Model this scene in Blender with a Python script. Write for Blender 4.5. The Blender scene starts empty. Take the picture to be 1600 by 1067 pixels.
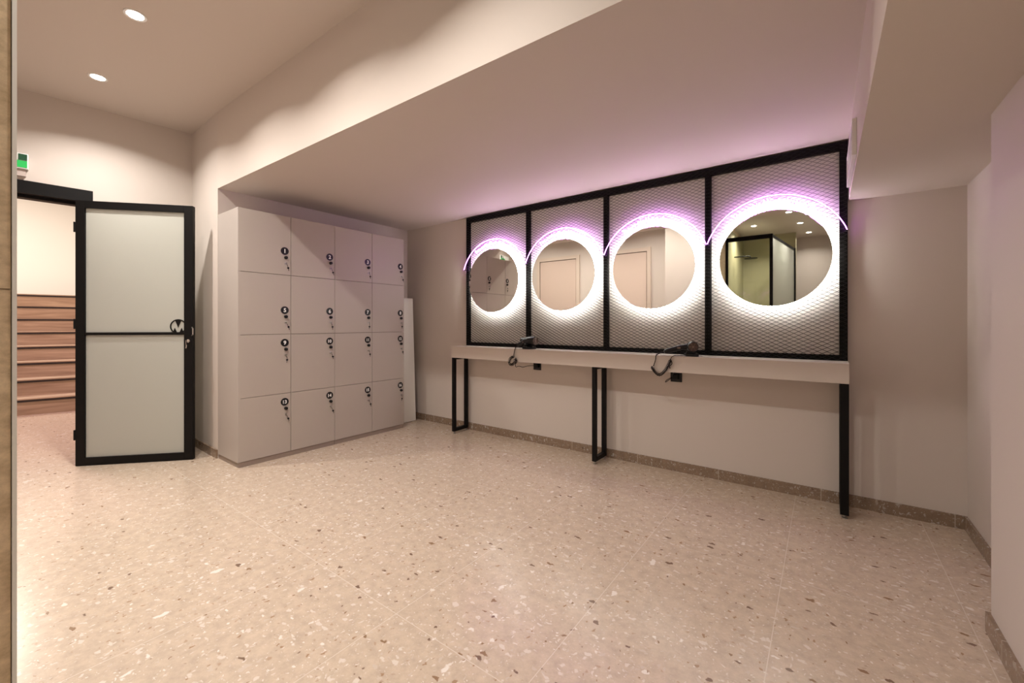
import bpy, bmesh, math, random
from mathutils import Vector, Matrix
random.seed(4)
C = bpy.context.scene.collection
H = 1.134                     # eye height; plan dimensions below are written in eye heights
R = math.radians

# ---------------------------------------------------------------- camera, world, exposure
cam_d = bpy.data.cameras.new('camera')
cam_d.sensor_fit = 'HORIZONTAL'; cam_d.sensor_width = 36
cam_d.lens = 655 / 1600 * 36
cam_d.shift_y = -27.5 / 1600
cam_d.clip_start = 0.02
cam = bpy.data.objects.new('camera', cam_d); C.objects.link(cam)
cam.location = (0, 0, H); cam.rotation_euler = (R(90), 0, R(36.74))
bpy.context.scene.camera = cam
w = bpy.data.worlds.new('world'); bpy.context.scene.world = w
w.use_nodes = True
w.node_tree.nodes['Background'].inputs[0].default_value = (0.5, 0.45, 0.4, 1)
w.node_tree.nodes['Background'].inputs[1].default_value = 0.05
vs = bpy.context.scene.view_settings
vs.view_transform = 'Standard'; vs.look = 'None'; vs.gamma = 1; vs.use_curve_mapping = False
vs.exposure = -0.27

SPOT_W = 24            # each ceiling downlight
SPOT_COL = (1.0, 0.94, 0.88)
HALO = 6              # emission of the mirror back-light rings
NEON = 56
CORR_W = 115

# ---------------------------------------------------------------- helpers
def mat(name, col, rough=0.5, metal=0.0, **kw):
    m = bpy.data.materials.new(name); m.use_nodes = True
    b = m.node_tree.nodes['Principled BSDF']
    b.inputs['Base Color'].default_value = (*col, 1)
    b.inputs['Roughness'].default_value = rough
    b.inputs['Metallic'].default_value = metal
    for k, v in kw.items():
        b.inputs[k.replace('_', ' ')].default_value = v
    return m
def nd(m, t): return m.node_tree.nodes.new(t)
def lk(m, a, b): m.node_tree.links.new(a, b)
def bump(m, scale, strength, dist=0.002, detail=3):
    t = nd(m, 'ShaderNodeTexCoord'); n = nd(m, 'ShaderNodeTexNoise'); bp = nd(m, 'ShaderNodeBump')
    n.inputs['Scale'].default_value = scale; n.inputs['Detail'].default_value = detail
    bp.inputs['Strength'].default_value = strength; bp.inputs['Distance'].default_value = dist
    lk(m, t.outputs['Object'], n.inputs['Vector']); lk(m, n.outputs['Fac'], bp.inputs['Height'])
    lk(m, bp.outputs['Normal'], m.node_tree.nodes['Principled BSDF'].inputs['Normal'])
def emis(name, col, strength):
    m = mat(name, (0.9, 0.9, 0.9), 0.5)
    b = m.node_tree.nodes['Principled BSDF']
    b.inputs['Emission Color'].default_value = (*col, 1); b.inputs['Emission Strength'].default_value = strength
    return m

def obj(name, bm, m, parent=None, smooth=False):
    bmesh.ops.recalc_face_normals(bm, faces=bm.faces)
    me = bpy.data.meshes.new(name); bm.to_mesh(me); bm.free()
    if smooth:
        for p in me.polygons: p.use_smooth = True
        if smooth != 'all':
            me.set_sharp_from_angle(angle=R(40))
    if m: me.materials.append(m)
    o = bpy.data.objects.new(name, me); C.objects.link(o)
    if parent: o.parent = parent
    return o
def thing(name, label, cat, loc=(0, 0, 0), rz=0, group=None):
    o = bpy.data.objects.new(name, None); C.objects.link(o); o.empty_display_size = 0.1
    o.location = loc; o.rotation_euler = (0, 0, rz); o['label'] = label; o['category'] = cat
    if group: o['group'] = group
    return o
def tag(o, label, cat, group=None):
    o['label'] = label; o['category'] = cat
    if group: o['group'] = group
    return o
def struct(o, label=None, cat=None):
    o['kind'] = 'structure'
    if label: o['label'] = label
    if cat: o['category'] = cat
    return o
def box(bm, a, b, bevel=0.0):
    x0, y0, z0 = a; x1, y1, z1 = b
    vs_ = [bm.verts.new(p) for p in [(x0,y0,z0),(x1,y0,z0),(x1,y1,z0),(x0,y1,z0),(x0,y0,z1),(x1,y0,z1),(x1,y1,z1),(x0,y1,z1)]]
    fs = [bm.faces.new([vs_[i] for i in f]) for f in [(3,2,1,0),(4,5,6,7),(0,1,5,4),(1,2,6,5),(2,3,7,6),(3,0,4,7)]]
    if bevel > 0:
        es = list({e for f in fs for e in f.edges})
        bmesh.ops.bevel(bm, geom=es, offset=bevel, segments=2, affect='EDGES', profile=0.5)
    return bm
def B(a, b, bevel=0.0): return box(bmesh.new(), a, b, bevel)
def prism(bm, pts, z0, z1):
    lo = [bm.verts.new((x, y, z0)) for x, y in pts]; hi = [bm.verts.new((x, y, z1)) for x, y in pts]
    n = len(pts); bm.faces.new(lo[::-1]); bm.faces.new(hi)
    for i in range(n): bm.faces.new((lo[i], lo[(i+1) % n], hi[(i+1) % n], hi[i]))
    return bm
def tube(bm, pts, r, n=8, closed=False):
    P = [Vector(p) for p in pts]; N = len(P)
    rad = r if isinstance(r, (list, tuple)) else [r] * N
    T = []
    for i in range(N):
        a = P[(i-1) % N] if (closed or i > 0) else P[i]
        b = P[(i+1) % N] if (closed or i < N-1) else P[i]
        t = (b - a); T.append(t.normalized() if t.length > 1e-9 else Vector((0, 0, 1)))
    u = T[0].orthogonal().normalized(); rings = []
    for i in range(N):
        if i:
            q = T[i-1].rotation_difference(T[i]); u = q @ u
            u = (u - T[i] * u.dot(T[i])).normalized()
        v = T[i].cross(u)
        rings.append([bm.verts.new(P[i] + (u * math.cos(2*math.pi*k/n) + v * math.sin(2*math.pi*k/n)) * rad[i]) for k in range(n)])
    for i in range(N if closed else N-1):
        A, Bq = rings[i], rings[(i+1) % N]
        for k in range(n): bm.faces.new((A[k], A[(k+1) % n], Bq[(k+1) % n], Bq[k]))
    if not closed:
        bm.faces.new(rings[0][::-1]); bm.faces.new(rings[-1])
    return bm
def lathe(bm, prof, n=32, axis='Z', org=(0, 0, 0), close_ends=True):
    rings = []
    o = Vector(org)
    for r, z in prof:
        ring = []
        for k in range(n):
            a = 2*math.pi*k/n; c, s = r*math.cos(a), r*math.sin(a)
            p = {'Z': (c, s, z), 'Y': (c, z, s), 'X': (z, c, s)}[axis]
            ring.append(bm.verts.new(o + Vector(p)))
        rings.append(ring)
    for A, Bq in zip(rings, rings[1:]):
        for k in range(n): bm.faces.new((A[k], A[(k+1) % n], Bq[(k+1) % n], Bq[k]))
    if close_ends:
        bm.faces.new(rings[0][::-1]); bm.faces.new(rings[-1])
    return bm
def poly_y(bm, pts, y0, y1):
    """extrude an outline given in (x, z) from y0 to y1"""
    a = [bm.verts.new((x, y0, z)) for x, z in pts]; b = [bm.verts.new((x, y1, z)) for x, z in pts]
    n = len(pts); bm.faces.new(a); bm.faces.new(b[::-1])
    for i in range(n): bm.faces.new((a[i], b[i], b[(i+1) % n], a[(i+1) % n]))
    return bm
def text_mesh(s, size, ext, rot, loc):
    cu = bpy.data.curves.new('t', 'FONT'); cu.body = s; cu.size = size; cu.extrude = ext
    cu.align_x = 'CENTER'; cu.align_y = 'CENTER'; cu.offset = size * 0.03; cu.resolution_u = 4
    o = bpy.data.objects.new('t', cu); C.objects.link(o)
    bpy.context.view_layer.update()
    me = bpy.data.meshes.new_from_object(o.evaluated_get(bpy.context.evaluated_depsgraph_get()))
    bm = bmesh.new(); bm.from_mesh(me)
    bpy.data.objects.remove(o); bpy.data.curves.remove(cu); bpy.data.meshes.remove(me)
    xs = [v.co.x for v in bm.verts]; ys = [v.co.y for v in bm.verts]
    bmesh.ops.translate(bm, verts=bm.verts, vec=(-(min(xs)+max(xs))/2, -(min(ys)+max(ys))/2, 0))
    bmesh.ops.transform(bm, verts=bm.verts, matrix=Matrix.Translation(loc) @ rot)
    return bm

# ---------------------------------------------------------------- materials
M = {}
def paint(name, col, rough=0.6):
    m = mat(name, col, rough); bump(m, 60, 0.06, 0.001); return m
M['wall'] = paint('wall_paint', (0.615, 0.55, 0.495))
M['ceil'] = paint('ceiling_paint', (0.63, 0.56, 0.50), 0.7)
M['black'] = mat('black_powder_coat', (0.004, 0.0035, 0.0035), 0.5, Specular_IOR_Level=0.18); bump(M['black'], 300, 0.1, 0.0005)
M['mesh'] = mat('black_expanded_steel', (0.006, 0.005, 0.005), 0.4, 0.0, Specular_IOR_Level=0.3)
M['plastic'] = mat('black_plastic', (0.006, 0.006, 0.007), 0.3, Specular_IOR_Level=0.35)
M['rubber'] = mat('black_cord_rubber', (0.006, 0.005, 0.005), 0.5, Specular_IOR_Level=0.25)
M['chrome'] = mat('chrome', (0.75, 0.74, 0.72), 0.18, 1.0)
M['steel'] = mat('brushed_steel', (0.5, 0.49, 0.47), 0.3, 1.0)
M['mirror'] = mat('mirror_silver', (0.86, 0.85, 0.80), 0.012, 1.0)
M['locker'] = mat('locker_laminate', (0.44, 0.39, 0.34), 0.42); bump(M['locker'], 140, 0.05, 0.0006)
M['lockside'] = mat('locker_side_laminate', (0.44, 0.395, 0.36), 0.42)
M['plinth'] = mat('plinth_laminate', (0.30, 0.24, 0.20), 0.5)
M['shelf'] = mat('shelf_lacquer', (0.61, 0.545, 0.485), 0.3); bump(M['shelf'], 90, 0.03, 0.0005)
M['halo_refl'] = mat('white_halo_reflector', (0.92, 0.89, 0.84), 0.6)  # for the panels added to brighten the mirror glow
M['white'] = mat('white_board', (0.85, 0.84, 0.78), 0.45)
M['whitep'] = mat('white_print', (0.88, 0.87, 0.84), 0.5)
M['door_beige'] = mat('beige_door_laminate', (0.60, 0.48, 0.41), 0.45)
M['frame_beige'] = mat('beige_door_frame', (0.62, 0.52, 0.44), 0.5)
M['gap'] = mat('painted_gap_shade', (0.10, 0.07, 0.05), 0.8)  # dark colour standing in for the shade inside narrow gaps
M['green'] = emis('exit_green', (0.02, 0.55, 0.10), 0.35); M['green'].node_tree.nodes['Principled BSDF'].inputs['Base Color'].default_value = (0.01, 0.35, 0.07, 1)
M['signw'] = mat('exit_sign_white', (0.85, 0.87, 0.85), 0.4)
M['halo'] = emis('mirror_backlight', (1.0, 0.965, 0.90), HALO)
M['neon'] = emis('violet_neon', (0.62, 0.12, 0.85), NEON)
M['lamp'] = emis('downlight_lens', (1.0, 0.95, 0.88), 40)
M['trimw'] = mat('white_trim_ring', (0.82, 0.80, 0.77), 0.4)
# frosted door glass
m = mat('frosted_glass', (0.62, 0.63, 0.58), 0.35); M['frost'] = m
tr = nd(m, 'ShaderNodeBsdfTranslucent'); tr.inputs[0].default_value = (0.74, 0.76, 0.70, 1)
mx = nd(m, 'ShaderNodeMixShader'); mx.inputs[0].default_value = 0.40
out = m.node_tree.nodes['Material Output']
lk(m, m.node_tree.nodes['Principled BSDF'].outputs[0], mx.inputs[1]); lk(m, tr.outputs[0], mx.inputs[2]); lk(m, mx.outputs[0], out.inputs[0])
# shower glass
m = mat('green_shower_glass', (0.88, 0.90, 0.78), 0.03, 0.0, Transmission_Weight=1.0, IOR=1.25); M['glass'] = m

def terrazzo(name, base, joints=None, scale=1.0, dark=1.0):
    m = mat(name, base, 0.24); b = m.node_tree.nodes['Principled BSDF']
    tc = nd(m, 'ShaderNodeTexCoord')
    # warp for angular, irregular chips
    nz = nd(m, 'ShaderNodeTexNoise'); nz.inputs['Scale'].default_value = 60 * scale; nz.inputs['Detail'].default_value = 3
    lk(m, tc.outputs['Object'], nz.inputs['Vector'])
    sb = nd(m, 'ShaderNodeVectorMath'); sb.operation = 'SUBTRACT'; sb.inputs[1].default_value = (0.5, 0.5, 0.5)
    lk(m, nz.outputs['Color'], sb.inputs[0])
    sc = nd(m, 'ShaderNodeVectorMath'); sc.operation = 'SCALE'; sc.inputs['Scale'].default_value = 0.022 / scale
    lk(m, sb.outputs[0], sc.inputs[0])
    ad = nd(m, 'ShaderNodeVectorMath'); ad.operation = 'ADD'
    lk(m, tc.outputs['Object'], ad.inputs[0]); lk(m, sc.outputs[0], ad.inputs[1])
    # mottled ground
    n2 = nd(m, 'ShaderNodeTexNoise'); n2.inputs['Scale'].default_value = 22; n2.inputs['Detail'].default_value = 6; n2.inputs['Roughness'].default_value = 0.7
    lk(m, tc.outputs['Object'], n2.inputs['Vector'])
    rp = nd(m, 'ShaderNodeValToRGB'); cr = rp.color_ramp
    cr.elements[0].position = 0.3; cr.elements[0].color = (*[c*0.84 for c in base], 1)
    cr.elements[1].position = 0.7; cr.elements[1].color = (*[min(1, c*1.12) for c in base], 1)
    lk(m, n2.outputs['Fac'], rp.inputs[0]); cur = rp.outputs[0]
    def layer(cur, vscale, rmax, prob, cols, seed, stretch=(1, 1, 1), soft=0.06):
        mp = nd(m, 'ShaderNodeMapping'); mp.inputs['Location'].default_value = (seed, seed*1.7, seed*0.3)
        mp.inputs['Rotation'].default_value = (0, 0, seed); mp.inputs['Scale'].default_value = stretch
        lk(m, ad.outputs[0], mp.inputs['Vector'])
        v = nd(m, 'ShaderNodeTexVoronoi'); v.inputs['Scale'].default_value = vscale * scale; lk(m, mp.outputs[0], v.inputs['Vector'])
        sp = nd(m, 'ShaderNodeSeparateColor'); lk(m, v.outputs['Color'], sp.inputs[0])
        # radius = rmax * random
        rr = nd(m, 'ShaderNodeMath'); rr.operation = 'MULTIPLY_ADD'; rr.inputs[1].default_value = rmax*0.65; rr.inputs[2].default_value = rmax*0.35
        lk(m, sp.outputs[1], rr.inputs[0])
        df = nd(m, 'ShaderNodeMath'); df.operation = 'SUBTRACT'; lk(m, rr.outputs[0], df.inputs[0]); lk(m, v.outputs['Distance'], df.inputs[1])
        dv = nd(m, 'ShaderNodeMath'); dv.operation = 'DIVIDE'; dv.use_clamp = True; lk(m, df.outputs[0], dv.inputs[0]); dv.inputs[1].default_value = soft
        gt = nd(m, 'ShaderNodeMath'); gt.operation = 'LESS_THAN'; lk(m, sp.outputs[0], gt.inputs[0]); gt.inputs[1].default_value = prob
        mk = nd(m, 'ShaderNodeMath'); mk.operation = 'MULTIPLY'; lk(m, dv.outputs[0], mk.inputs[0]); lk(m, gt.outputs[0], mk.inputs[1])
        r2 = nd(m, 'ShaderNodeValToRGB'); r2.color_ramp.interpolation = 'CONSTANT'
        els = r2.color_ramp.elements
        els[0].position = 0; els[0].color = (*cols[0], 1)
        els[1].position = 1/len(cols); els[1].color = (*cols[1], 1)
        for i in range(2, len(cols)):
            e = els.new(i/len(cols)); e.color = (*cols[i], 1)
        lk(m, sp.outputs[2], r2.inputs[0])
        mi = nd(m, 'ShaderNodeMix'); mi.data_type = 'RGBA'
        lk(m, mk.outputs[0], mi.inputs['Factor']); lk(m, cur, mi.inputs['A']); lk(m, r2.outputs[0], mi.inputs['B'])
        return mi.outputs['Result']
    d = dark
    W = [(0.66*d, 0.58*d, 0.50*d), (0.56*d, 0.47*d, 0.385*d), (0.74*d, 0.68*d, 0.61*d)]
    BR = [(0.27*d, 0.17*d, 0.10*d), (0.36*d, 0.24*d, 0.15*d), (0.20*d, 0.13*d, 0.09*d)]
    TAN = [(0.44*d, 0.32*d, 0.225*d), (0.52*d, 0.42*d, 0.33*d), (0.40*d, 0.30*d, 0.22*d)]
    cur = layer(cur, 110, 0.45, 0.50, W, 1.3, (1, 1.6, 1), 0.2)
    cur = layer(cur, 62, 0.42, 0.50, TAN, 2.9, (1, 1.9, 1), 0.2)
    cur = layer(cur, 58, 0.44, 0.42, W, 4.2, (1.8, 1, 1), 0.15)
    cur = layer(cur, 36, 0.40, 0.40, W, 5.1, (1, 1.8, 1), 0.10)
    cur = layer(cur, 52, 0.34, 0.16, BR, 7.7, (1.7, 1, 1), 0.08)
    cur = layer(cur, 24, 0.29, 0.19, BR, 9.4, (1.0, 2.0, 1), 0.05)
    cur = layer(cur, 17, 0.30, 0.14, W, 11.9, (1.9, 1.0, 1), 0.06)
    if joints:
        x0, px, y0, py, jw, jc = joints
        sx = nd(m, 'ShaderNodeSeparateXYZ'); lk(m, tc.outputs['Object'], sx.inputs[0])
        ms = []
        for k, (o0, p) in enumerate(((x0, px), (y0, py))):
            a = nd(m, 'ShaderNodeMath'); a.operation = 'ADD'; a.inputs[1].default_value = -o0 + p*200 + p/2; lk(m, sx.outputs[k], a.inputs[0])
            f = nd(m, 'ShaderNodeMath'); f.operation = 'MODULO'; f.inputs[1].default_value = p; lk(m, a.outputs[0], f.inputs[0])
            s = nd(m, 'ShaderNodeMath'); s.operation = 'SUBTRACT'; s.inputs[1].default_value = p/2; lk(m, f.outputs[0], s.inputs[0])
            ab = nd(m, 'ShaderNodeMath'); ab.operation = 'ABSOLUTE'; lk(m, s.outputs[0], ab.inputs[0])
            l = nd(m, 'ShaderNodeMath'); l.operation = 'LESS_THAN'; l.inputs[1].default_value = jw/2; lk(m, ab.outputs[0], l.inputs[0])
            ms.append(l.outputs[0])
        mm = nd(m, 'ShaderNodeMath'); mm.operation = 'MAXIMUM'; lk(m, ms[0], mm.inputs[0]); lk(m, ms[1], mm.inputs[1])
        ml = nd(m, 'ShaderNodeMath'); ml.operation = 'MULTIPLY'; ml.inputs[1].default_value = 0.8; lk(m, mm.outputs[0], ml.inputs[0])
        mi = nd(m, 'ShaderNodeMix'); mi.data_type = 'RGBA'
        lk(m, ml.outputs[0], mi.inputs['Factor']); lk(m, cur, mi.inputs['A']); mi.inputs['B'].default_value = (*jc, 1)
        cur = mi.outputs['Result']
    lk(m, cur, b.inputs['Base Color'])
    return m
M['floor'] = terrazzo('terrazzo_floor', (0.54, 0.435, 0.335), (-0.136*H, 0.525*H, 0.92*H, 1.045*H, 0.0032, (0.66, 0.58, 0.49)), 0.62)
M['base'] = terrazzo('terrazzo_skirting', (0.25, 0.175, 0.12), (-0.02, 0.60, 0.31, 0.60, 0.004, (0.5, 0.43, 0.35)), 0.8, 0.62)
# beige stone tile of the foreground wall
m = mat('stone_tile', (0.42, 0.29, 0.17), 0.4); M['stone'] = m
tc = nd(m, 'ShaderNodeTexCoord'); n1 = nd(m, 'ShaderNodeTexNoise'); n1.inputs['Scale'].default_value = 9; n1.inputs['Detail'].default_value = 9; n1.inputs['Roughness'].default_value = 0.72
mp = nd(m, 'ShaderNodeMapping'); mp.inputs['Scale'].default_value = (2.5, 2.5, 3.2); lk(m, tc.outputs['Object'], mp.inputs[0]); lk(m, mp.outputs[0], n1.inputs['Vector'])
rp = nd(m, 'ShaderNodeValToRGB'); rp.color_ramp.elements[0].position = 0.3; rp.color_ramp.elements[0].color = (0.46, 0.34, 0.20, 1)
rp.color_ramp.elements[1].position = 0.72; rp.color_ramp.elements[1].color = (0.85, 0.68, 0.45, 1)
lk(m, n1.outputs['Fac'], rp.inputs[0]); lk(m, rp.outputs[0], m.node_tree.nodes['Principled BSDF'].inputs['Base Color'])
# oak for the stairs
m = mat('oak_board', (0.5, 0.33, 0.2), 0.4); M['oak'] = m
tc = nd(m, 'ShaderNodeTexCoord'); mp = nd(m, 'ShaderNodeMapping'); mp.inputs['Scale'].default_value = (6, 0.7, 9); lk(m, tc.outputs['Object'], mp.inputs[0])
n1 = nd(m, 'ShaderNodeTexNoise'); n1.inputs['Scale'].default_value = 2.2; n1.inputs['Detail'].default_value = 7; n1.inputs['Distortion'].default_value = 0.6; lk(m, mp.outputs[0], n1.inputs['Vector'])
rp = nd(m, 'ShaderNodeValToRGB'); rp.color_ramp.elements[0].position = 0.32; rp.color_ramp.elements[0].color = (0.33, 0.225, 0.15, 1)
rp.color_ramp.elements[1].position = 0.7; rp.color_ramp.elements[1].color = (0.54, 0.40, 0.28, 1)
lk(m, n1.outputs['Fac'], rp.inputs[0]); lk(m, rp.outputs[0], m.node_tree.nodes['Principled BSDF'].inputs['Base Color'])
M['nosing'] = mat('dark_stair_nosing', (0.02, 0.012, 0.01), 0.5)

# ---------------------------------------------------------------- plan (in eye heights)
YW = 2.957           # mirror wall
XA = -3.62           # alcove left wall
XR = 0.555           # recess right wall
XN = 0.43            # near right wall
ZC = 2.58            # high ceiling
ZS = 2.008            # dropped ceiling over the lockers and mirrors
ZB = 1.675           # boxed beam on the right
XB = 0.105
YB0, YB1 = 1.19, 1.265   # beam face, slightly out of square
def q(*p): return tuple(c*H for c in p)

struct(obj('floor', B(q(-12.2, -3.9, -0.1), q(1.2, 3.3, 0)), M['floor']), 'beige terrazzo floor with white and brown chips and thin joints', 'floor')
struct(obj('ceiling', B(q(-5.0, -3.9, ZC), q(1.2, 1.9, ZC+0.1)), M['ceil']), 'high plain ceiling with recessed downlights', 'ceiling')
bm = prism(bmesh.new(), [(XA*H, YB0*H), (XB*H, YB1*H), (XB*H, YW*H), (XA*H, YW*H)], ZS*H, ZC*H)
struct(obj('ceiling_dropped', bm, M['ceil']), 'lower dropped ceiling over the lockers and the mirrors', 'ceiling')
bm = prism(bmesh.new(), [(XB*H, 1.06*H), (1.0*H, 1.06*H), (1.0*H, YW*H), (XB*H, YW*H)], ZB*H, ZC*H)
struct(obj('ceiling_box', bm, M['ceil']), 'boxed-in low ceiling at the right end of the mirrors', 'ceiling')
struct(obj('wall_back', B(q(-4.6, YW, 0), q(1.2, YW+0.15, ZC)), M['wall']), 'wall carrying the mirrors and shelf', 'wall')
bm = prism(bmesh.new(), [(-4.225*H, 1.205*H), (XA*H, YB0*H), (XA*H, YW*H), (-4.19*H, YW*H)], 0, ZC*H)
struct(obj('wall_alcove', bm, M['wall']), 'wall stub left of the lockers', 'wall')
struct(obj('wall_right_recess', B(q(XR, 1.85, 0), q(XR+0.2, YW, ZB)), M['wall']), 'narrow wall strip in the right corner', 'wall')
struct(obj('wall_right', B(q(XN, -3.7, 0), q(XN+0.125, 2.009, ZB)), M['wall']), 'near wall at the right edge', 'wall')
struct(obj('wall_right_upper', B(q(XN, -3.7, ZB), q(XN+0.125, 1.06, ZC)), M['wall']))
struct(obj('wall_rear', B(q(-1.7, -3.7, 0), q(XN+0.2, -3.6, ZC)), M['wall']))

# door wall (slightly out of square): s runs from the inner corner towards the viewer
C0 = Vector((-4.225*H, 1.205*H, 0)); TD = Vector((-0.12, -1.0, 0)).normalized(); ND = Vector((TD.y, -TD.x, 0))  # ND points out of the room (-x)
def dw(s, n, z=0): return C0 + TD*(s*H) + ND*(n*H) + Vector((0, 0, z*H))
def dwbox(bm, s0, s1, n0, n1, z0, z1):
    prism(bm, [dw(s0, n0).to_2d(), dw(s1, n0).to_2d(), dw(s1, n1).to_2d(), dw(s0, n1).to_2d()], z0*H, z1*H); return bm
S0, S1 = 0.585, 1.46
bm = bmesh.new(); dwbox(bm, -0.02, S0, 0, 0.12, 0, ZC); dwbox(bm, S1, 2.0, 0, 0.12, 0, ZC); dwbox(bm, S0, S1, 0, 0.12, 1.968, ZC)
struct(obj('wall_left', bm, M['wall']), 'wall with the black-framed doorway', 'wall')
bm = bmesh.new(); fw = 0.085
dwbox(bm, S0, S0+fw, -0.012, 0.13, 0, 1.968); dwbox(bm, S1-fw, S1, -0.012, 0.13, 0, 1.968); dwbox(bm, S0+fw, S1-fw, -0.012, 0.13, 1.968-fw, 1.968)
dwbox(bm, S0+fw, S1-fw, 0.05, 0.12, 1.968-fw-0.02, 1.968-fw)
struct(obj('trim_1', bm, M['black']), 'black metal door frame around the open doorway', 'door frame')

# wall with the two beige doors behind the viewer's left, and the tiled pillar wall
YD = -0.21
struct(obj('wall_doors', B(q(-4.6, YD-0.12, 0), q(-1.7, YD, ZC)), M['wall']))
bm = B(q(-1.7, -3.6, 0), q(-1.225, 0.074, ZC))
struct(obj('wall_pillar', bm, M['wall']), 'end of a wall beside the viewer', 'wall')
bm = bmesh.new()
zs = [0.0, 1.064, 2.128, ZC]
for j in range(3):
    y = 0.068
    while y > -3.55:
        y1 = max(y-0.53, -3.59)
        box(bm, q(-1.225, y1+0.0012, zs[j]+0.0015), q(-1.213, y-0.0012, zs[j+1]-0.0015)); y = y1
st = struct(obj('wall_tiles', bm, M['stone']), 'brown beige stone tiles at the left edge', 'wall tiles')
struct(obj('trim_2', B(q(-1.2245, 0.0685, 0), q(-1.211, 0.0745, ZC)), M['white']), 'white tile edge strip at the left edge', 'trim')
struct(obj('trim_3', B(q(-1.2235, -3.59, 0), q(-1.2175, 0.068, ZC)), mat('grout', (0.62, 0.50, 0.36), 0.8)))
for i, xc in enumerate((-3.51, -2.38)):
    d = struct(obj('door_%d' % (i+2), B(q(xc-0.335, YD-0.002, 0.004), q(xc+0.335, YD+0.012, 2.03), 0.002), M['door_beige']))
    f = bmesh.new(); fwid = 0.055
    box(f, q(xc-0.345-fwid, YD-0.004, 0), q(xc-0.345, YD+0.022, 2.04+fwid)); box(f, q(xc+0.345, YD-0.004, 0), q(xc+0.345+fwid, YD+0.022, 2.04+fwid))
    box(f, q(xc-0.345, YD-0.004, 2.04), q(xc+0.345, YD+0.022, 2.04+fwid))
    obj('door_frame', f, M['frame_beige'], d)
    obj('door_gap', B(q(xc-0.345, YD-0.003, 0), q(xc+0.345, YD+0.003, 2.04)), M['gap'], d)
    g = bmesh.new(); tube(g, [q(xc+0.29, YD+0.012, 0.93), q(xc+0.29, YD+0.055, 0.93), q(xc+0.19, YD+0.058, 0.93)], 0.009, 8)
    obj('door_handle', g, M['steel'], d, True)

# skirting
BH, BT = 0.064, 0.011
def skirt(name, bm): struct(obj(name, bm, M['base']))
skirt('baseboard_back', B(q(-3.6, YW-BT, 0), q(XR, YW, BH)))
skirt('baseboard_right_recess', B(q(XR-BT, 2.009, 0), q(XR, YW-BT, BH)))
bm = B(q(XN-BT, -3.6, 0), q(XN, 2.009+BT, BH)); box(bm, q(XN, 2.009, 0), q(XR-BT, 2.009+BT, BH)); skirt('baseboard_right', bm)
bm = prism(bmesh.new(), [(-4.215*H, (1.205-BT)*H), (XA*H, (YB0-BT)*H), (XA*H, YB0*H), (-4.215*H, 1.205*H)], 0, BH*H); skirt('baseboard_alcove', bm)
bm = bmesh.new(); dwbox(bm, 0.012, S0-0.001, -BT, 0, 0, BH); skirt('baseboard_left', bm)

# ---------------------------------------------------------------- corridor and stairs beyond the doorway
WH = M['wallc'] = paint('corridor_paint', (0.80, 0.77, 0.72))
struct(obj('wall_corridor_end', B(q(-11.6, -2.4, 0), q(-11.5, 2.2, 3.6)), WH), 'white wall above the stairs', 'wall')
struct(obj('wall_corridor_right', B(q(-11.5, 2.15, 0), q(-4.36, 2.27, 3.6)), WH))
struct(obj('wall_corridor_left', B(q(-11.5, -2.4, 0), q(-4.6, -2.3, 3.6)), WH))
struct(obj('ceiling_corridor', B(q(-11.6, -2.4, 3.6), q(-4.2, 2.3, 3.7)), WH))
struct(obj('wall_corridor_near', B(q(-4.62, -2.3, ZC), q(-4.5, 2.15, 3.6)), WH))
struct(obj('wall_corridor_side', B(q(-4.62, -2.3, 0), q(-4.5, -0.7, ZC)), WH))
stair = thing('staircase', 'oak staircase with black nosings climbing beyond the open doorway', 'staircase', q(-6.97, 0.65, 0), R(-14))
ns, rise, run = 8, 0.180, 0.34
for i in range(ns):
    x0 = -run*i; last = (i == ns-1)
    x1 = x0 - (run if not last else 1.6)
    # width trimmed so that the flight stays between the corridor walls
    yr = 0.50 - 0.236*(-x0)*0.0
    s = obj('step', B((x1*H, -1.35*H, 0 if i == 0 else (rise*i-0.05)*H), (x0*H, 0.40*H - 0.19*i*0.0*H, (rise*(i+1)-0.012)*H)), M['oak'], stair)
    t = obj('nosing', B(((x0-0.015)*H, -1.35*H, (rise*(i+1)-0.036)*H), ((x0+0.012)*H, 0.40*H, (rise*(i+1)-0.012)*H)), M['nosing'], s)
    t2 = obj('tread', B((x1*H, -1.35*H, (rise*(i+1)-0.012)*H), ((x0+0.014)*H, 0.40*H, (rise*(i+1))*H)), M['oak'], s)
def area(name, loc, rot, sx, sy, power, col, parent=None, shape='RECTANGLE', spread=180):
    l = bpy.data.lights.new(name, 'AREA'); l.shape = shape; l.size = sx; l.size_y = sy; l.energy = power; l.color = col; l.spread = R(spread)
    o = bpy.data.objects.new(name, l); C.objects.link(o); o.location = loc; o.rotation_euler = rot
    if parent: o.parent = parent
    return o
for nm, lab, x, z, col, p in (('ceiling_panel', 'white light panel over the upper stairs', -9.3, 3.59, (1, 0.93, 0.82), CORR_W*1.6), ('ceiling_panel', 'pinkish light panel above the corridor floor', -5.9, 3.59, (1, 0.70, 0.76), CORR_W)):
    t = thing(nm, lab, 'ceiling light', q(x, 0.2, z), 0, )
    obj('panel_frame', B((-0.33, -0.33, -0.02), (0.33, 0.33, 0.008), 0.004), M['trimw'], t)
    obj('diffuser', B((-0.3, -0.3, -0.024), (0.3, 0.3, -0.0205)), emis('panel_glow', col, 3), t)
    area('panel_lamp', (0, 0, -0.03), (0, 0, 0), 0.58, 0.58, p, col, t)

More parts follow.
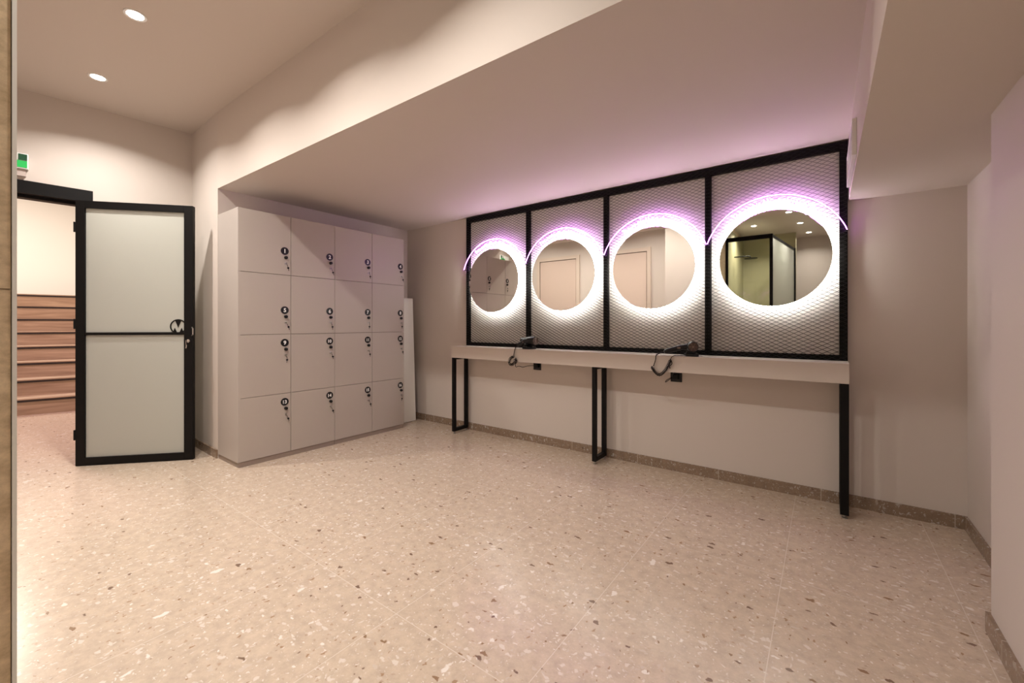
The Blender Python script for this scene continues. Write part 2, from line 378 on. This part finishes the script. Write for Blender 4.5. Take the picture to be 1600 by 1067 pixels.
# ---------------------------------------------------------------- downlights
def downlight(x, y, label, group, power=SPOT_W):
    t = thing('ceiling_downlight', label, 'ceiling light', q(x, y, ZC), 0, group)
    obj('trim_ring', lathe(bmesh.new(), [(0.040, 0.0), (0.040, -0.004), (0.052, -0.006), (0.054, 0.0)], 32, close_ends=False), M['trimw'], t, True)
    obj('lens', lathe(bmesh.new(), [(0.001, -0.002), (0.040, -0.002), (0.041, 0.0)], 32), M['lamp'], t)
    area('lamp', (0, 0, -0.008), (0, 0, 0), 0.08, 0.08, power, SPOT_COL, t, 'DISK', 138)
    return t
G1 = 'downlights in the high ceiling'
labs = ['ceiling downlight above the open glass door, farther of the two in view', 'ceiling downlight nearer the viewer, the higher of the two in view',
        'ceiling downlight in front of the lockers, out of frame', 'ceiling downlight in front of the shelf middle, out of frame']
for i, x in enumerate((-3.73, -2.826, -1.93, -1.03)): downlight(x, 0.565, labs[i], G1)
labs = ['downlight reflected highest in the rightmost mirror', 'downlight reflected as the middle one in the rightmost mirror', 'downlight reflected lowest in the rightmost mirror']
downlight(-0.92, -2.0, 'added downlight brightening the shower enclosure', 'downlights near the showers', 24)  # extra lamp added to lift the shower interior
for i, (x, y) in enumerate(((-0.41, -1.33), (-0.31, -2.2), (-0.22, -3.1))): downlight(x, y, labs[i], 'downlights near the showers', 10)

# ---------------------------------------------------------------- open glass door (door_1)
hinge = Vector(q(-4.225, 0.535, 0)); free = Vector(q(-3.742, 1.078, 0))
dv = free - hinge; DW_ = dv.length; ang = math.atan2(dv.y, dv.x)
door = thing('door_1', 'open black-framed door with frosted glass panes and round M emblem', 'door', hinge, ang)
door['kind'] = 'structure'
DH, Z0 = 1.868*H, 0.002*H
tk = 0.02; sw = 0.062
bm = bmesh.new()
box(bm, (0, -tk, Z0), (sw, tk, DH), 0.002); box(bm, (DW_-sw-0.003, -tk, Z0), (DW_, tk, DH), 0.002)
box(bm, (sw, -tk, Z0), (DW_-sw-0.003, tk, Z0+0.062), 0.001); box(bm, (sw, -tk, DH-0.058), (DW_-sw-0.003, tk, DH), 0.001)
obj('frame', bm, M['black'], door)
zr = (0.93)*H
obj('mid_rail', B((sw, -tk*0.8, zr-0.011), (DW_-sw-0.003, tk*0.8, zr+0.011)), M['black'], door)
obj('pane', B((sw-0.004, -0.004, Z0+0.058), (DW_-sw+0.001, 0.004, zr-0.008)), M['frost'], door)
obj('pane', B((sw-0.004, -0.004, zr+0.008), (DW_-sw+0.001, 0.004, DH-0.054)), M['frost'], door)
# emblem: ring + wedges that leave a letter M
cx, cz, rr = DW_-0.112, zr+0.058, 0.060
bm = bmesh.new(); nseg = 48
def arcpts(r, a0, a1, n): return [(cx+r*math.cos(a0+(a1-a0)*k/n), cz+r*math.sin(a0+(a1-a0)*k/n)) for k in range(n+1)]
for k in range(nseg):
    a0, a1 = 2*math.pi*k/nseg, 2*math.pi*(k+1)/nseg
    poly_y(bm, arcpts(rr, a0, a1, 1) + arcpts(rr*0.86, a1, a0, 1), -tk-0.0035, -tk-0.0005)
poly_y(bm, [(cx, cz-0.15*rr)] + arcpts(rr*0.9, R(66), R(114), 6), -tk-0.0035, -tk-0.0005)
for s in (-1, 1):
    a = arcpts(rr*0.9, R(-90+s*8), R(-90+s*42), 4)
    poly_y(bm, [(cx+s*0.42*rr, cz-0.18*rr)] + (a if s < 0 else a), -tk-0.0035, -tk-0.0005)
for v in bm.verts: v.co.y = v.co.y + tk - 0.005 if True else 0
for v in bm.verts: v.co.y -= 0.0
obj('emblem', bm, M['black'], door)
lo = obj('lock', lathe(bmesh.new(), [(0.0135, -tk-0.008), (0.0135, -tk)], 20, 'Y', (DW_-0.030, 0, 0.875*H)), M['chrome'], door, True)
bm = bmesh.new(); tube(bm, [(DW_-0.030, -tk-0.007, 0.875*H), (DW_-0.030, -tk-0.028, 0.875*H)], 0.003, 8)
box(bm, (DW_-0.031, -tk-0.040, 0.845*H), (DW_-0.028, -tk-0.022, 0.883*H)); tube(bm, [(DW_-0.03, -tk-0.03, 0.847*H), (DW_-0.034, -tk-0.03, 0.822*H)], 0.004, 6)
obj('key', bm, M['chrome'], door)
bm = bmesh.new(); tube(bm, [(DW_-0.004, -tk-0.001, 0.975*H), (DW_+0.012, -tk-0.022, 0.965*H), (DW_+0.012, -tk-0.022, 0.925*H), (DW_-0.004, -tk-0.001, 0.915*H)], 0.005, 8)
obj('pull_handle', bm, M['steel'], door, True)
for z in (0.22, 1.0, 1.68): obj('hinge', lathe(bmesh.new(), [(0.008, -0.04), (0.008, 0.04)], 12, 'Z', (-0.006, -tk+0.004, z*H)), M['black'], door, True)

# ---------------------------------------------------------------- exit sign
es = thing('exit_sign', 'small green emergency exit sign above the doorway at the left edge', 'exit sign', dw(0.893, -0.012, 2.09), math.atan2(-TD.y, -TD.x))
def sgn(a, b): return B(a, b)
# local +x runs towards the inner corner; the sign faces local +y ... (room side)
Wd = 0.30; x_r = 0.0
side = -1
obj('housing', B((-Wd, side*0.030, -0.052*H), (0, 0.012, 0.050*H), 0.003), M['signw'], es)
obj('green_field', B((-Wd*0.5, side*0.0335, -0.045*H), (-0.006, side*0.0305, 0.0*H)), M['green'], es)
obj('doorway_symbol', B((-0.050, side*0.0335, 0.003*H), (-0.006, side*0.0305, 0.044*H)), mat('sign_dark_green', (0.01, 0.07, 0.03), 0.4), es)
bm = bmesh.new(); yy = side*0.034
tube(bm, [(-0.085, yy, 0.020), (-0.078, yy, 0.0), (-0.095, yy, -0.018), (-0.088, yy, -0.038)], 0.006, 6)
tube(bm, [(-0.078, yy, 0.0), (-0.064, yy, -0.018), (-0.060, yy, -0.038)], 0.005, 6)
tube(bm, [(-0.100, yy, 0.008), (-0.085, yy, 0.020), (-0.068, yy, 0.008)], 0.004, 6)
lathe(bm, [(0.009, yy-0.002), (0.009, yy+0.002)], 16, 'Y', (-0.083, 0, 0.036))
obj('running_figure', bm, mat('sign_figure', (0.01, 0.10, 0.04), 0.4), es)
obj('lower_plate', B((-Wd, side*0.012, -0.098*H), (-0.014, 0.012, -0.053*H)), mat('lower_plate', (0.5, 0.42, 0.38), 0.5), es)

# ---------------------------------------------------------------- lockers
lock = thing('locker_cabinet', 'beige sixteen-door locker cabinet with numbered doors and keys', 'lockers', q(-3.25, 1.188, 0), R(90))
LW, LHt, LD = 1.428*H, 1.81*H, 0.36*H
zp = 0.036*H; dth = 0.018
bm = bmesh.new(); sd = 0.018
box(bm, (0, 0, zp), (sd, LD, LHt), 0.001); box(bm, (LW-sd, dth+0.001, zp), (LW, LD, LHt), 0.001)
box(bm, (sd, dth+0.001, zp), (LW-sd, LD, zp+0.016)); box(bm, (sd, dth+0.001, LHt-0.018), (LW-sd, LD, LHt)); box(bm, (sd, LD-0.006, zp+0.016), (LW-sd, LD, LHt-0.018))
cw = (LW-0.004)/4
obj('body', bm, M['lockside'], lock); bm = bmesh.new()
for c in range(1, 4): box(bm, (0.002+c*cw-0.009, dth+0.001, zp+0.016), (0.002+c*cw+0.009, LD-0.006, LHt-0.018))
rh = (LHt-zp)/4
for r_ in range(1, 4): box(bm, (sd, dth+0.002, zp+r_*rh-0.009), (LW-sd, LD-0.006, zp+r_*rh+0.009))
obj('inner_divider', bm, M['gap'], lock)  # dividers coloured dark to paint shade into the gaps between doors
bm = bmesh.new(); box(bm, (0.006, 0.006, 0), (LW/2-0.0015, LD, zp-0.001)); box(bm, (LW/2+0.0015, 0.006, 0), (LW-0.006, LD, zp-0.001))
obj('plinth', bm, M['plinth'], lock)
RX = Matrix.Rotation(R(90), 4, 'X')
first = {}
g = 0.0016
for r_ in range(4):
    for c in range(4):
        n = r_*4+c+1
        x0 = 0.002+c*cw; x1 = x0+cw; z1 = LHt-r_*rh; z0 = z1-rh
        if c == 0: xa = x0+0.002
        else: xa = x0+g
        d = obj('door', B((xa, -0.001, z0+g), (x1-g, dth-0.001, z1-g), 0.0012), M['locker'], lock)
        d['label'] = 'locker door numbered %d' % n
        zb = (z0+0.180*H) if r_ < 2 else (z1-0.064*H)
        xb = x1-0.045*H; xl = x1-0.038*H
        def loc(o, x, z): o.location = (x, 0, z); return o
        if not first:
            first['badge'] = obj('number_badge', lathe(bmesh.new(), [(0.0325, -0.0035), (0.0325, -0.001)], 32, 'Y'), M['plastic'], d, True)
            bm = lathe(bmesh.new(), [(0.006, -0.022), (0.011, -0.021), (0.0135, -0.017), (0.0135, -0.001)], 24, 'Y')
            first['knob'] = obj('lock', bm, M['plastic'], d, True)
            bm = bmesh.new(); lathe(bm, [(0.010, -0.004), (0.010, -0.001)], 20, 'Y'); tube(bm, [(0, -0.004, 0), (0, -0.014, 0)], 0.003, 8)
            box(bm, (-0.0015, -0.026, -0.008), (0.0015, -0.012, 0.008), 0.0005)
            first['key'] = obj('key', bm, M['steel'], d, True)
            bm = bmesh.new(); tube(bm, [(0, -0.022, -0.006 + 0.0), (0.001, -0.024, -0.018), (0.003, -0.022, -0.026)], 0.0014, 6)
            lathe(bm, [(0.004, -0.026), (0.0085, -0.0245), (0.0085, -0.0205), (0.004, -0.019)], 16, 'Y', (0.005, 0, -0.036)); box(bm, (0.004, -0.024, -0.060), (0.007, -0.021, -0.043))
            first['tagk'] = obj('spare_key', bm, M['plastic'], d, True)
            trio = [first[k] for k in ('badge', 'knob', 'key', 'tagk')]
        else:
            trio = []
            for k in ('badge', 'knob', 'key', 'tagk'):
                o = first[k].copy(); C.objects.link(o); o.parent = d; trio.append(o)
        loc(trio[0], xb, zb); loc(trio[1], xl, zb-0.049*H); loc(trio[2], xl+0.001, zb-0.094*H); loc(trio[3], xl+0.001, zb-0.096*H)
        trio[3].rotation_euler = (0, R(random.uniform(-16, 14)), 0)
        num = obj('number', text_mesh(str(n), 0.046 if n < 10 else 0.040, 0.0006, RX, (xb, -0.0042, zb)), M['whitep'], d)
bm = bmesh.new()

# white board leaning in the corner
bd = obj('leaning_board', B((-0.009, -0.115*H, 0), (0.009, 0.115*H, 1.262*H), 0.001), M['white'])
bd.location = q(-3.405, 2.77, 0.003); bd.rotation_euler = (0, R(-2.2), 0)
tag(bd, 'tall white board leaning in the corner between lockers and shelf', 'board')

# ---------------------------------------------------------------- shelf
SX0, SX1 = -2.735, 0.100; SYF, SZT, STK = 2.735, 0.797, 0.104
sh = thing('vanity_shelf', 'long pale wall shelf on three black metal legs below the mirrors', 'shelf', q((SX0+SX1)/2, YW, 0))
ox, oy = (SX0+SX1)/2, YW
bm = bmesh.new(); box(bm, q(SX0-ox, SYF-oy, SZT-STK), q(SX1-ox, -0.001, SZT), 0.0015); obj('top', bm, M['shelf'], sh)
for xc in (-2.725, -1.318, 0.078):
    x = (xc-ox)*H; y0 = (SYF+0.003-oy)*H; y1 = -0.030*H; zt = (SZT-STK)*H-0.0005; hw = 0.0205 if xc == 0.078 else 0.0165
    if xc < -2.7: x += 0.012
    if xc > 0: x += 0.003
    bm = bmesh.new(); zb_ = 0.022
    box(bm, (x-hw, y0, zb_), (x+hw, y0+0.034, zt), 0.0015); box(bm, (x-hw, y1-0.034, zb_), (x+hw, y1, zt), 0.0015)
    box(bm, (x-hw, y0+0.034, zb_), (x+hw, y1-0.034, zb_+0.034), 0.001); box(bm, (x-hw, y0+0.034, zt-0.020), (x+hw, y1-0.034, zt), 0.001)
    lg = obj('leg', bm, M['black'], sh)
    for yy in (y0+0.017, y1-0.017):
        obj('foot', lathe(bmesh.new(), [(0.014, 0), (0.014, 0.006), (0.006, 0.009), (0.006, 0.0225)], 16, 'Z', (x, yy, 0)), M['steel'], lg, True)

# ---------------------------------------------------------------- mesh frame
FX0, FX1 = -2.722, 0.100; FZ0, FZ1 = 0.7975, 2.000; FYF, FYB = 2.922, 2.955
mf = thing('mesh_frame', 'black steel frame of four expanded-metal bays behind the round mirrors', 'wall frame', q((FX0+FX1)/2, FYB, FZ0))
ox, oy, oz = (FX0+FX1)/2, FYB, FZ0
def L(x, y, z): return ((x-ox)*H, (y-oy)*H, (z-oz)*H)
tw = 0.036; bw = (FX1-FX0)/4
bm = bmesh.new()
box(bm, L(FX0, FYF, FZ0), L(FX0+tw, FYB, FZ1), 0.0015); box(bm, L(FX1-tw, FYF, FZ0), L(FX1, FYB, FZ1), 0.0015)
box(bm, L(FX0+tw, FYF, FZ0), L(FX1-tw, FYB, FZ0+0.030), 0.0015); box(bm, L(FX0+tw, FYF, FZ1-0.045), L(FX1-tw, FYB, FZ1), 0.0015)
obj('outer_frame', bm, M['black'], mf)
for i in range(1, 4):
    x = FX0+i*bw
    obj('divider', B(L(x-tw/2, FYF, FZ0+0.030), L(x+tw/2, FYB, FZ1-0.045), 0.0015), M['black'], mf)
for i in range(4):
    xa = FX0+i*bw
    obj('halo_reflector', B(L(xa+(tw if i == 0 else tw/2)+0.0004, FYB-0.006, FZ0+0.0305), L(xa+bw-(tw if i == 3 else tw/2)-0.0004, FYB-0.001, FZ1-0.0455)), M['halo_refl'], mf)  # added white reflectors that brighten the halo behind the mesh
def strand_mesh(xa, xb_):
    """expanded metal between xa and xb_ : interlocked zigzag strands, each a flat tilted strip"""
    bm = bmesh.new(); nx = 16; px = (xb_-xa)/nx; za, zb_ = FZ0+0.004, FZ1-0.006; nz = 54; pz = (zb_-za)/nz
    ht = 0.0015/H; dp = 0.0022/H
    ym = FYF-0.0045
    for j in range(nz):
        z0 = za+(j+0.5)*pz
        for sgn_ in (1, -1):
            prev = None
            for k in range(2*nx+1):
                x = xa+px*k/2; z = z0+sgn_*pz/2*(1 if k % 2 == 0 else 0)*0.96
                # flattened knuckle
                ring = [bm.verts.new(L(x, ym-dp, z-ht)), bm.verts.new(L(x, ym+dp, z-ht*0.2)), bm.verts.new(L(x, ym+dp, z+ht)), bm.verts.new(L(x, ym-dp, z+ht*0.2))]
                if prev:
                    for a in range(4): bm.faces.new((prev[a], prev[(a+1) % 4], ring[(a+1) % 4], ring[a]))
                prev = ring
    return bm
for i in range(4):
    xa = FX0+i*bw+0.003; obj('expanded_metal_panel', strand_mesh(xa, xa+bw-0.006), M['mesh'], mf)

# ---------------------------------------------------------------- mirrors
MR, MZ, MY = 0.282, 1.385, 2.878
mlab = ['round backlit mirror reflecting the numbered lockers, leftmost of four', 'round backlit mirror second from the left, reflecting a beige door',
        'round backlit mirror above the right-hand hair dryer, reflecting a door edge and white wall', 'round backlit mirror at the right end, reflecting black-framed shower glass and downlights']
nlab = ['thin violet neon arc over the leftmost mirror, starting on the frame edge', 'thin violet neon arc over the second mirror from the left',
        'thin violet neon arc over the third mirror, above the right-hand hair dryer', 'thin violet neon arc over the rightmost mirror, brightest purple']
cxs = [FX0+bw*(i+0.5)+0.006 for i in range(4)]
def build_mirror(c, label):
    t = thing('round_mirror', label, 'mirror', q(c, FYF-0.008, MZ-MR), 0, 'round backlit mirrors on the mesh frame')
    y1 = (MY-(FYF-0.008))*H; rz = MR*H; r = MR*H
    obj('glass', lathe(bmesh.new(), [(r-0.002, y1-0.002), (r, y1), (r, y1+0.004)], 96, 'Y', (0, 0, rz)), M['mirror'], t, True)
    obj('housing', lathe(bmesh.new(), [(r-0.058, y1+0.0045), (r-0.058, 0.0)], 64, 'Y', (0, 0, rz)), M['trimw'], t, True)
    ring = lathe(bmesh.new(), [(r-0.057, y1+0.0085), (r-0.012, y1+0.0085), (r-0.010, y1+0.0205), (r-0.057, y1+0.0205), (r-0.057, y1+0.0085)], 96, 'Y', (0, 0, rz), False)
    obj('light_ring', ring, M['halo'], t, True)
    rim = lathe(bmesh.new(), [(r-0.0075, y1+0.0045), (r+0.0004, y1+0.0045), (r+0.0004, y1+0.0165), (r-0.0075, y1+0.0165), (r-0.0075, y1+0.0045)], 96, 'Y', (0, 0, rz), False)
    obj('glowing_rim', rim, emis('rim_glow_%d' % len(bpy.data.materials), (1, 0.965, 0.90), 56.0), t, True)
    return t
m0 = build_mirror(cxs[0], mlab[0])
def dup(root, loc, label):
    r = root.copy(); C.objects.link(r); r.location = loc; r['label'] = label
    for ch in list(root.children):
        c = ch.copy(); C.objects.link(c); c.parent = r
    return r
for i in range(1, 4): dup(m0, q(cxs[i], FYF-0.008, MZ-MR), mlab[i])

# neon arcs with a band of unreadable script between arc and mirror
def build_neon(c, label):
    AR = 0.370
    t = thing('neon_arc', label, 'neon light', q(c, FYF-0.008, MZ), 0, 'violet neon arcs above the mirrors')
    hx = bw/2-0.004; a0 = math.acos(hx/AR)
    pts = []
    for k in range(61):
        a = math.pi-a0-(math.pi-2*a0)*k/60
        pts.append(((AR*math.cos(a))*H, -0.030, AR*math.sin(a)*H))
    obj('tube', tube(bmesh.new(), pts, 0.0016, 8), M['neon'], t, True)
    bm = bmesh.new(); rnd = random.Random(7)
    a = R(128)
    while a > R(52):                       # letter-like loops following the curve
        hgt = rnd.choice([0.018, 0.026, 0.034, 0.020]); wd = R(rnd.uniform(2.6, 4.2)); r0 = 0.322
        kind = rnd.randint(0, 3)
        P2 = {0: [(0, 0), (0.1, 1), (0.9, 0), (1, 1)], 1: [(0, 1), (0, 0), (0.8, 0.0), (1, 0.5), (0.4, 0.55)],
              2: [(0, 0), (0.2, 0.5), (0.6, 0.6), (0.9, 0.3), (0.6, 0), (0.1, 0.1)], 3: [(0.5, 0), (0.5, 1), (0.1, 0.7), (1, 0.7)]}[kind]
        pp = [((r0+hgt*z)*math.cos(a-wd*x)*H, -0.029, (r0+hgt*z)*math.sin(a-wd*x)*H) for x, z in P2]
        tube(bm, pp, 0.0011, 6); a -= wd+R(rnd.choice([0.5, 0.6, 0.8, 1.2]))
    obj('lettering', bm, M['neon'], t, True)
    for s in (-1, 1): obj('end_clip', lathe(bmesh.new(), [(0.004, -0.030), (0.004, -0.0005)], 12, 'Y', (s*(hx-0.004)*H, 0, AR*math.sin(a0)*H-0.004)), M['plastic'], t, True)
    return t
n0 = build_neon(cxs[0]-0.006, nlab[0])
for i in range(1, 4): dup(n0, q(cxs[i]-0.006, FYF-0.008, MZ), nlab[i])

# ---------------------------------------------------------------- hair dryers, cords, sockets
def coil(bm, path, r, turns, rw, n=6, taper=True):
    """helix of radius r around a polyline"""
    P = [Vector(p) for p in path]; seg = [(P[i+1]-P[i]).length for i in range(len(P)-1)]; Lt = sum(seg)
    N = turns*12; pts = []
    u = None
    for k in range(N+1):
        s = Lt*k/N; i = 0
        while i < len(seg)-1 and s > seg[i]: s -= seg[i]; i += 1
        p = P[i].lerp(P[i+1], min(1, s/seg[i])); t = (P[i+1]-P[i]).normalized()
        if u is None: u = t.orthogonal().normalized()
        u = (u-t*u.dot(t)).normalized(); v = t.cross(u); a = 2*math.pi*k/12
        e = min(1, k/12, (N-k)/12) if taper else 1
        pts.append(p+(u*math.cos(a)+v*math.sin(a))*r*e)
    tube(bm, pts, rw, n); return bm
def smooth_path(pts, n=8):
    P = [Vector(p) for p in pts]; out = []
    for i in range(len(P)-1):
        p0 = P[max(i-1, 0)]; p1 = P[i]; p2 = P[i+1]; p3 = P[min(i+2, len(P)-1)]
        for k in range(n):
            t = k/n
            out.append(0.5*((2*p1)+(-p0+p2)*t+(2*p0-5*p1+4*p2-p3)*t*t+(-p0+3*p1-3*p2+p3)*t**3))
    out.append(P[-1]); return out
FW = Vector((-0.5982, 0.8013, 0)); RT = Vector((0.8013, 0.5982, 0))
def at(u, v, Y):      # point of the place on the plane y = Y (eye heights)
    a = (u-800)/655; d = FW+RT*a; k = Y*H/d.y
    p = d*k; return Vector((p.x, Y*H, H+(506-v)/655*k))
def dryer(origin, yaw, label, hd=(-1.0, -0.08), hl=0.178):
    """holder base, barrel with intake grille, nozzle, handle lying to local -x"""
    t = thing('hair_dryer', label, 'hair dryer', origin, yaw, 'hair dryers on the shelf')
    bm = B((-0.042, -0.050, 0.0), (0.042, 0.035, 0.020), 0.006); box(bm, (-0.030, -0.010, 0.018), (0.030, 0.025, 0.034), 0.004)
    obj('holder', bm, M['plastic'], t)
    z = 0.066
    bar = lathe(bmesh.new(), [(0.020, -0.086), (0.031, -0.084), (0.0355, -0.074), (0.0365, -0.04), (0.034, 0.0), (0.027, 0.035), (0.0245, 0.045), (0.0245, 0.080), (0.021, 0.080)], 32, 'Y', (0, 0, z))
    obj('barrel', bar, M['plastic'], t, True)
    bm = bmesh.new()
    for rr_ in (0.008, 0.014, 0.020, 0.026): tube(bm, [(rr_*math.cos(a*math.pi/12), -0.0865, z+rr_*math.sin(a*math.pi/12)) for a in range(24)], 0.0012, 5, True)
    for a in range(6): tube(bm, [(0, -0.0865, z), (0.029*math.cos(a*math.pi/3), -0.0855, z+0.029*math.sin(a*math.pi/3))], 0.0012, 5)
    lathe(bm, [(0.006, -0.088), (0.006, -0.085)], 16, 'Y', (0, 0, z))
    obj('intake_grille', bm, M['grille'], t)
    def hpt(k, dz): return (hd[0]*k, -0.030+hd[1]*(k-0.022), z-dz)
    hp = [hpt(0.022, -0.001), hpt(0.07, 0.006), hpt(0.12*hl/0.178, 0.020), hpt(hl-0.013, 0.034), hpt(hl, 0.038)]
    obj('handle', tube(bmesh.new(), hp, [0.021, 0.0185, 0.017, 0.0165, 0.010], 16), M['plastic'], t, True)
    sx, sy, sz = hpt(0.085, 0.010)
    obj('switch', B((sx-0.010, sy-0.0225, sz-0.006), (sx+0.010, sy-0.016, sz+0.006), 0.002), M['grille'], t)
    t['_e'] = 0; del t['_e']
    return t, Matrix.Translation(t.location) @ Matrix.Rotation(yaw, 4, 'Z') @ Vector(hpt(hl, 0.038))
M['grille'] = mat('dryer_grille', (0.20, 0.13, 0.10), 0.35)
ZT = SZT*H
p2 = at(1080, 560, 2.80); y2 = 0.0
d2, h2 = dryer((p2.x, p2.y, ZT+0.0005), R(22), 'black hair dryer lying with its round rear towards the room, right of the two')
p1 = at(826, 548, 2.80)
d1, h1 = dryer((p1.x, p1.y, ZT+0.0005), R(74), 'black hair dryer in its holder beside the left mirrors, left of the two', (-0.62, 0.78), 0.125)

for d_, k_ in ((d1, 1.15), (d2, 1.05)): d_.scale = (k_, k_, k_)
h1 = d1.location + (h1-d1.location)*1.15; h2 = d2.location + (h2-d2.location)*1.05

def socket(u, v, label):
    p = at(u, v, YW); t = thing('wall_socket', label, 'socket', (p.x, YW*H, p.z-0.042))
    obj('plate', B((-0.042, -0.010, 0), (0.042, -0.0005, 0.084), 0.003), M['plastic'], t)
    obj('plug', B((-0.022, -0.036, 0.022), (0.022, -0.0105, 0.062), 0.005), M['rubber'], t)
    return p
s1 = socket(840, 571, 'black wall socket under the shelf, below the left hair dryer')
s2 = socket(1057, 588, 'black wall socket under the shelf, below the right hair dryer')
yf = SYF-0.018
def cord(label, handle_top, coilpts, rc, turns, thin, *extra):
    bm = bmesh.new(); tube(bm, smooth_path(handle_top), 0.0030, 6)
    coil(bm, smooth_path(coilpts), rc, turns, 0.0034)
    tube(bm, smooth_path(thin), 0.0028, 6)
    for e in extra: tube(bm, smooth_path(e), 0.0025, 6)
    o = obj('power_cord', bm, M['rubber'], None, True); tag(o, label, 'cord', 'curled cords of the hair dryers')
def edge(u, dz=0.004):      # a point just above the shelf's front edge
    p = at(u, 550, SYF-0.006); return Vector((p.x, p.y, ZT+dz))
cord('black curled cord hanging in a round loop below the left hair dryer',
     [h1, edge(805), at(803, 553, yf), at(803, 557, yf)],
     [at(803.5, 557, yf), at(798, 559, yf), at(795.5, 565, yf), at(798, 569.5, yf), at(802.5, 568, yf), at(805, 561, yf), at(806.5, 563, yf), at(806, 568, yf)], 0.0095, 18,
     [at(805.5, 566, yf), at(806, 573, yf+0.01), at(811, 572, yf+0.03), at(817, 573.5, yf+0.08), at(826, 571.5, YW-0.06), s1+Vector((-0.02, -0.03, 0))])
cord('black curled cord hanging in a wide bow below the right hair dryer',
     [h2, edge(1026), at(1024, 563, yf), at(1021, 572, yf)],
     [at(1018, 572, yf), at(1022, 579, yf), at(1030, 585.5, yf), at(1038, 580, yf), at(1044, 570, yf), at(1048, 561, yf)], 0.0085, 22,
     [at(1048, 562, yf), at(1050, 568, yf-0.004), at(1046, 573, yf), at(1051, 580, yf+0.08), s2+Vector((-0.01, -0.03, 0.015))],
     [s2+Vector((-0.022, -0.03, -0.008)), at(1046, 593, YW-0.04), at(1040, 597, YW-0.04), at(1042, 593.5, YW-0.045), s2+Vector((-0.022, -0.028, -0.004))],
     [at(1048, 562, yf), at(1049, 558.5, yf), edge(1054), edge(1060)+Vector((0, 0.03, 0)), edge(1068)+Vector((0, 0.05, 0.004))])

# ---------------------------------------------------------------- air vent on the boxed ceiling
av = thing('air_vent', 'narrow white air vent on the side of the low ceiling box by the mirrors', 'vent', q(XB, 2.48, 1.77))
bm = bmesh.new(); y0, y1, z0, z1 = -0.26*H, 0.26*H, -0.075*H, 0.075*H; tx = -0.018
for a, b in (((tx, y0, z0), (-0.0005, y1, z0+0.018)), ((tx, y0, z1-0.018), (-0.0005, y1, z1)), ((tx, y0, z0+0.018), (-0.0005, y0+0.018, z1-0.018)), ((tx, y1-0.018, z0+0.018), (-0.0005, y1, z1-0.018))): box(bm, a, b, 0.001)
obj('vent_frame', bm, M['trimw'], av)
obj('vent_back', B((-0.003, y0+0.018, z0+0.018), (-0.0008, y1-0.018, z1-0.018)), M['gap'], av)
for k in range(5):
    z = z0+0.035+k*0.024
    s = obj('slat', B((-0.014, y0+0.019, z-0.0015), (-0.005, y1-0.019, z+0.0015)), M['trimw'], av)

# ---------------------------------------------------------------- shower seen in the rightmost mirror
M['olive'] = paint('shower_wall', (0.42, 0.39, 0.25))
so = thing('shower_enclosure', 'black-framed glass shower enclosure seen in the rightmost mirror', 'shower', q(-0.9, -1.33, 0))
def S(x, y, z): return ((x+0.9)*H, (y+1.33)*H, z*H)
bm = bmesh.new()
box(bm, S(-0.64, -1.35, 0), S(-0.60, -1.31, 2.3)); box(bm, S(-1.21, -1.35, 2.24), S(-0.64, -1.31, 2.3)); box(bm, S(-1.21, -1.35, 0), S(-1.18, -1.31, 2.24)); box(bm, S(-1.18, -1.35, 0), S(-0.64, -1.31, 0.03))
box(bm, S(-0.44, -2.94, 0), S(-0.40, -2.90, 2.3))
def SP(*p): return [S(x, y, 0)[:2] for x, y in p]
prism(bm, SP((-0.63, -1.35), (-0.61, -1.35), (-0.42, -2.90), (-0.44, -2.90)), 2.26*H, 2.3*H)
obj('frame', bm, M['black'], so)
obj('front_glass', B(S(-1.18, -1.335, 0.03), S(-0.64, -1.325, 2.24)), M['glass'], so)
obj('side_glass', prism(bmesh.new(), SP((-0.625, -1.35), (-0.615, -1.35), (-0.425, -2.90), (-0.435, -2.90)), 0.03*H, 2.26*H), M['frost'], so)
bm = bmesh.new(); tube(bm, [S(-1.20, -2.0, 2.1), S(-0.98, -2.0, 2.1), S(-0.96, -2.0, 2.07)], 0.011, 10)
lathe(bm, [(0.02, 0.012), (0.11, 0.004), (0.11, -0.004)], 32, 'Z', S(-0.96, -2.0, 2.06))
obj('shower_head', bm, M['black'], so, True)
struct(obj('wall_shower', B(q(-1.21, -3.05, 0), q(-0.40, -2.96, ZC)), M['olive']))
struct(obj('wall_shower_side', B(q(-1.212, -2.95, 0), q(-1.205, -1.36, 2.5)), M['olive']))
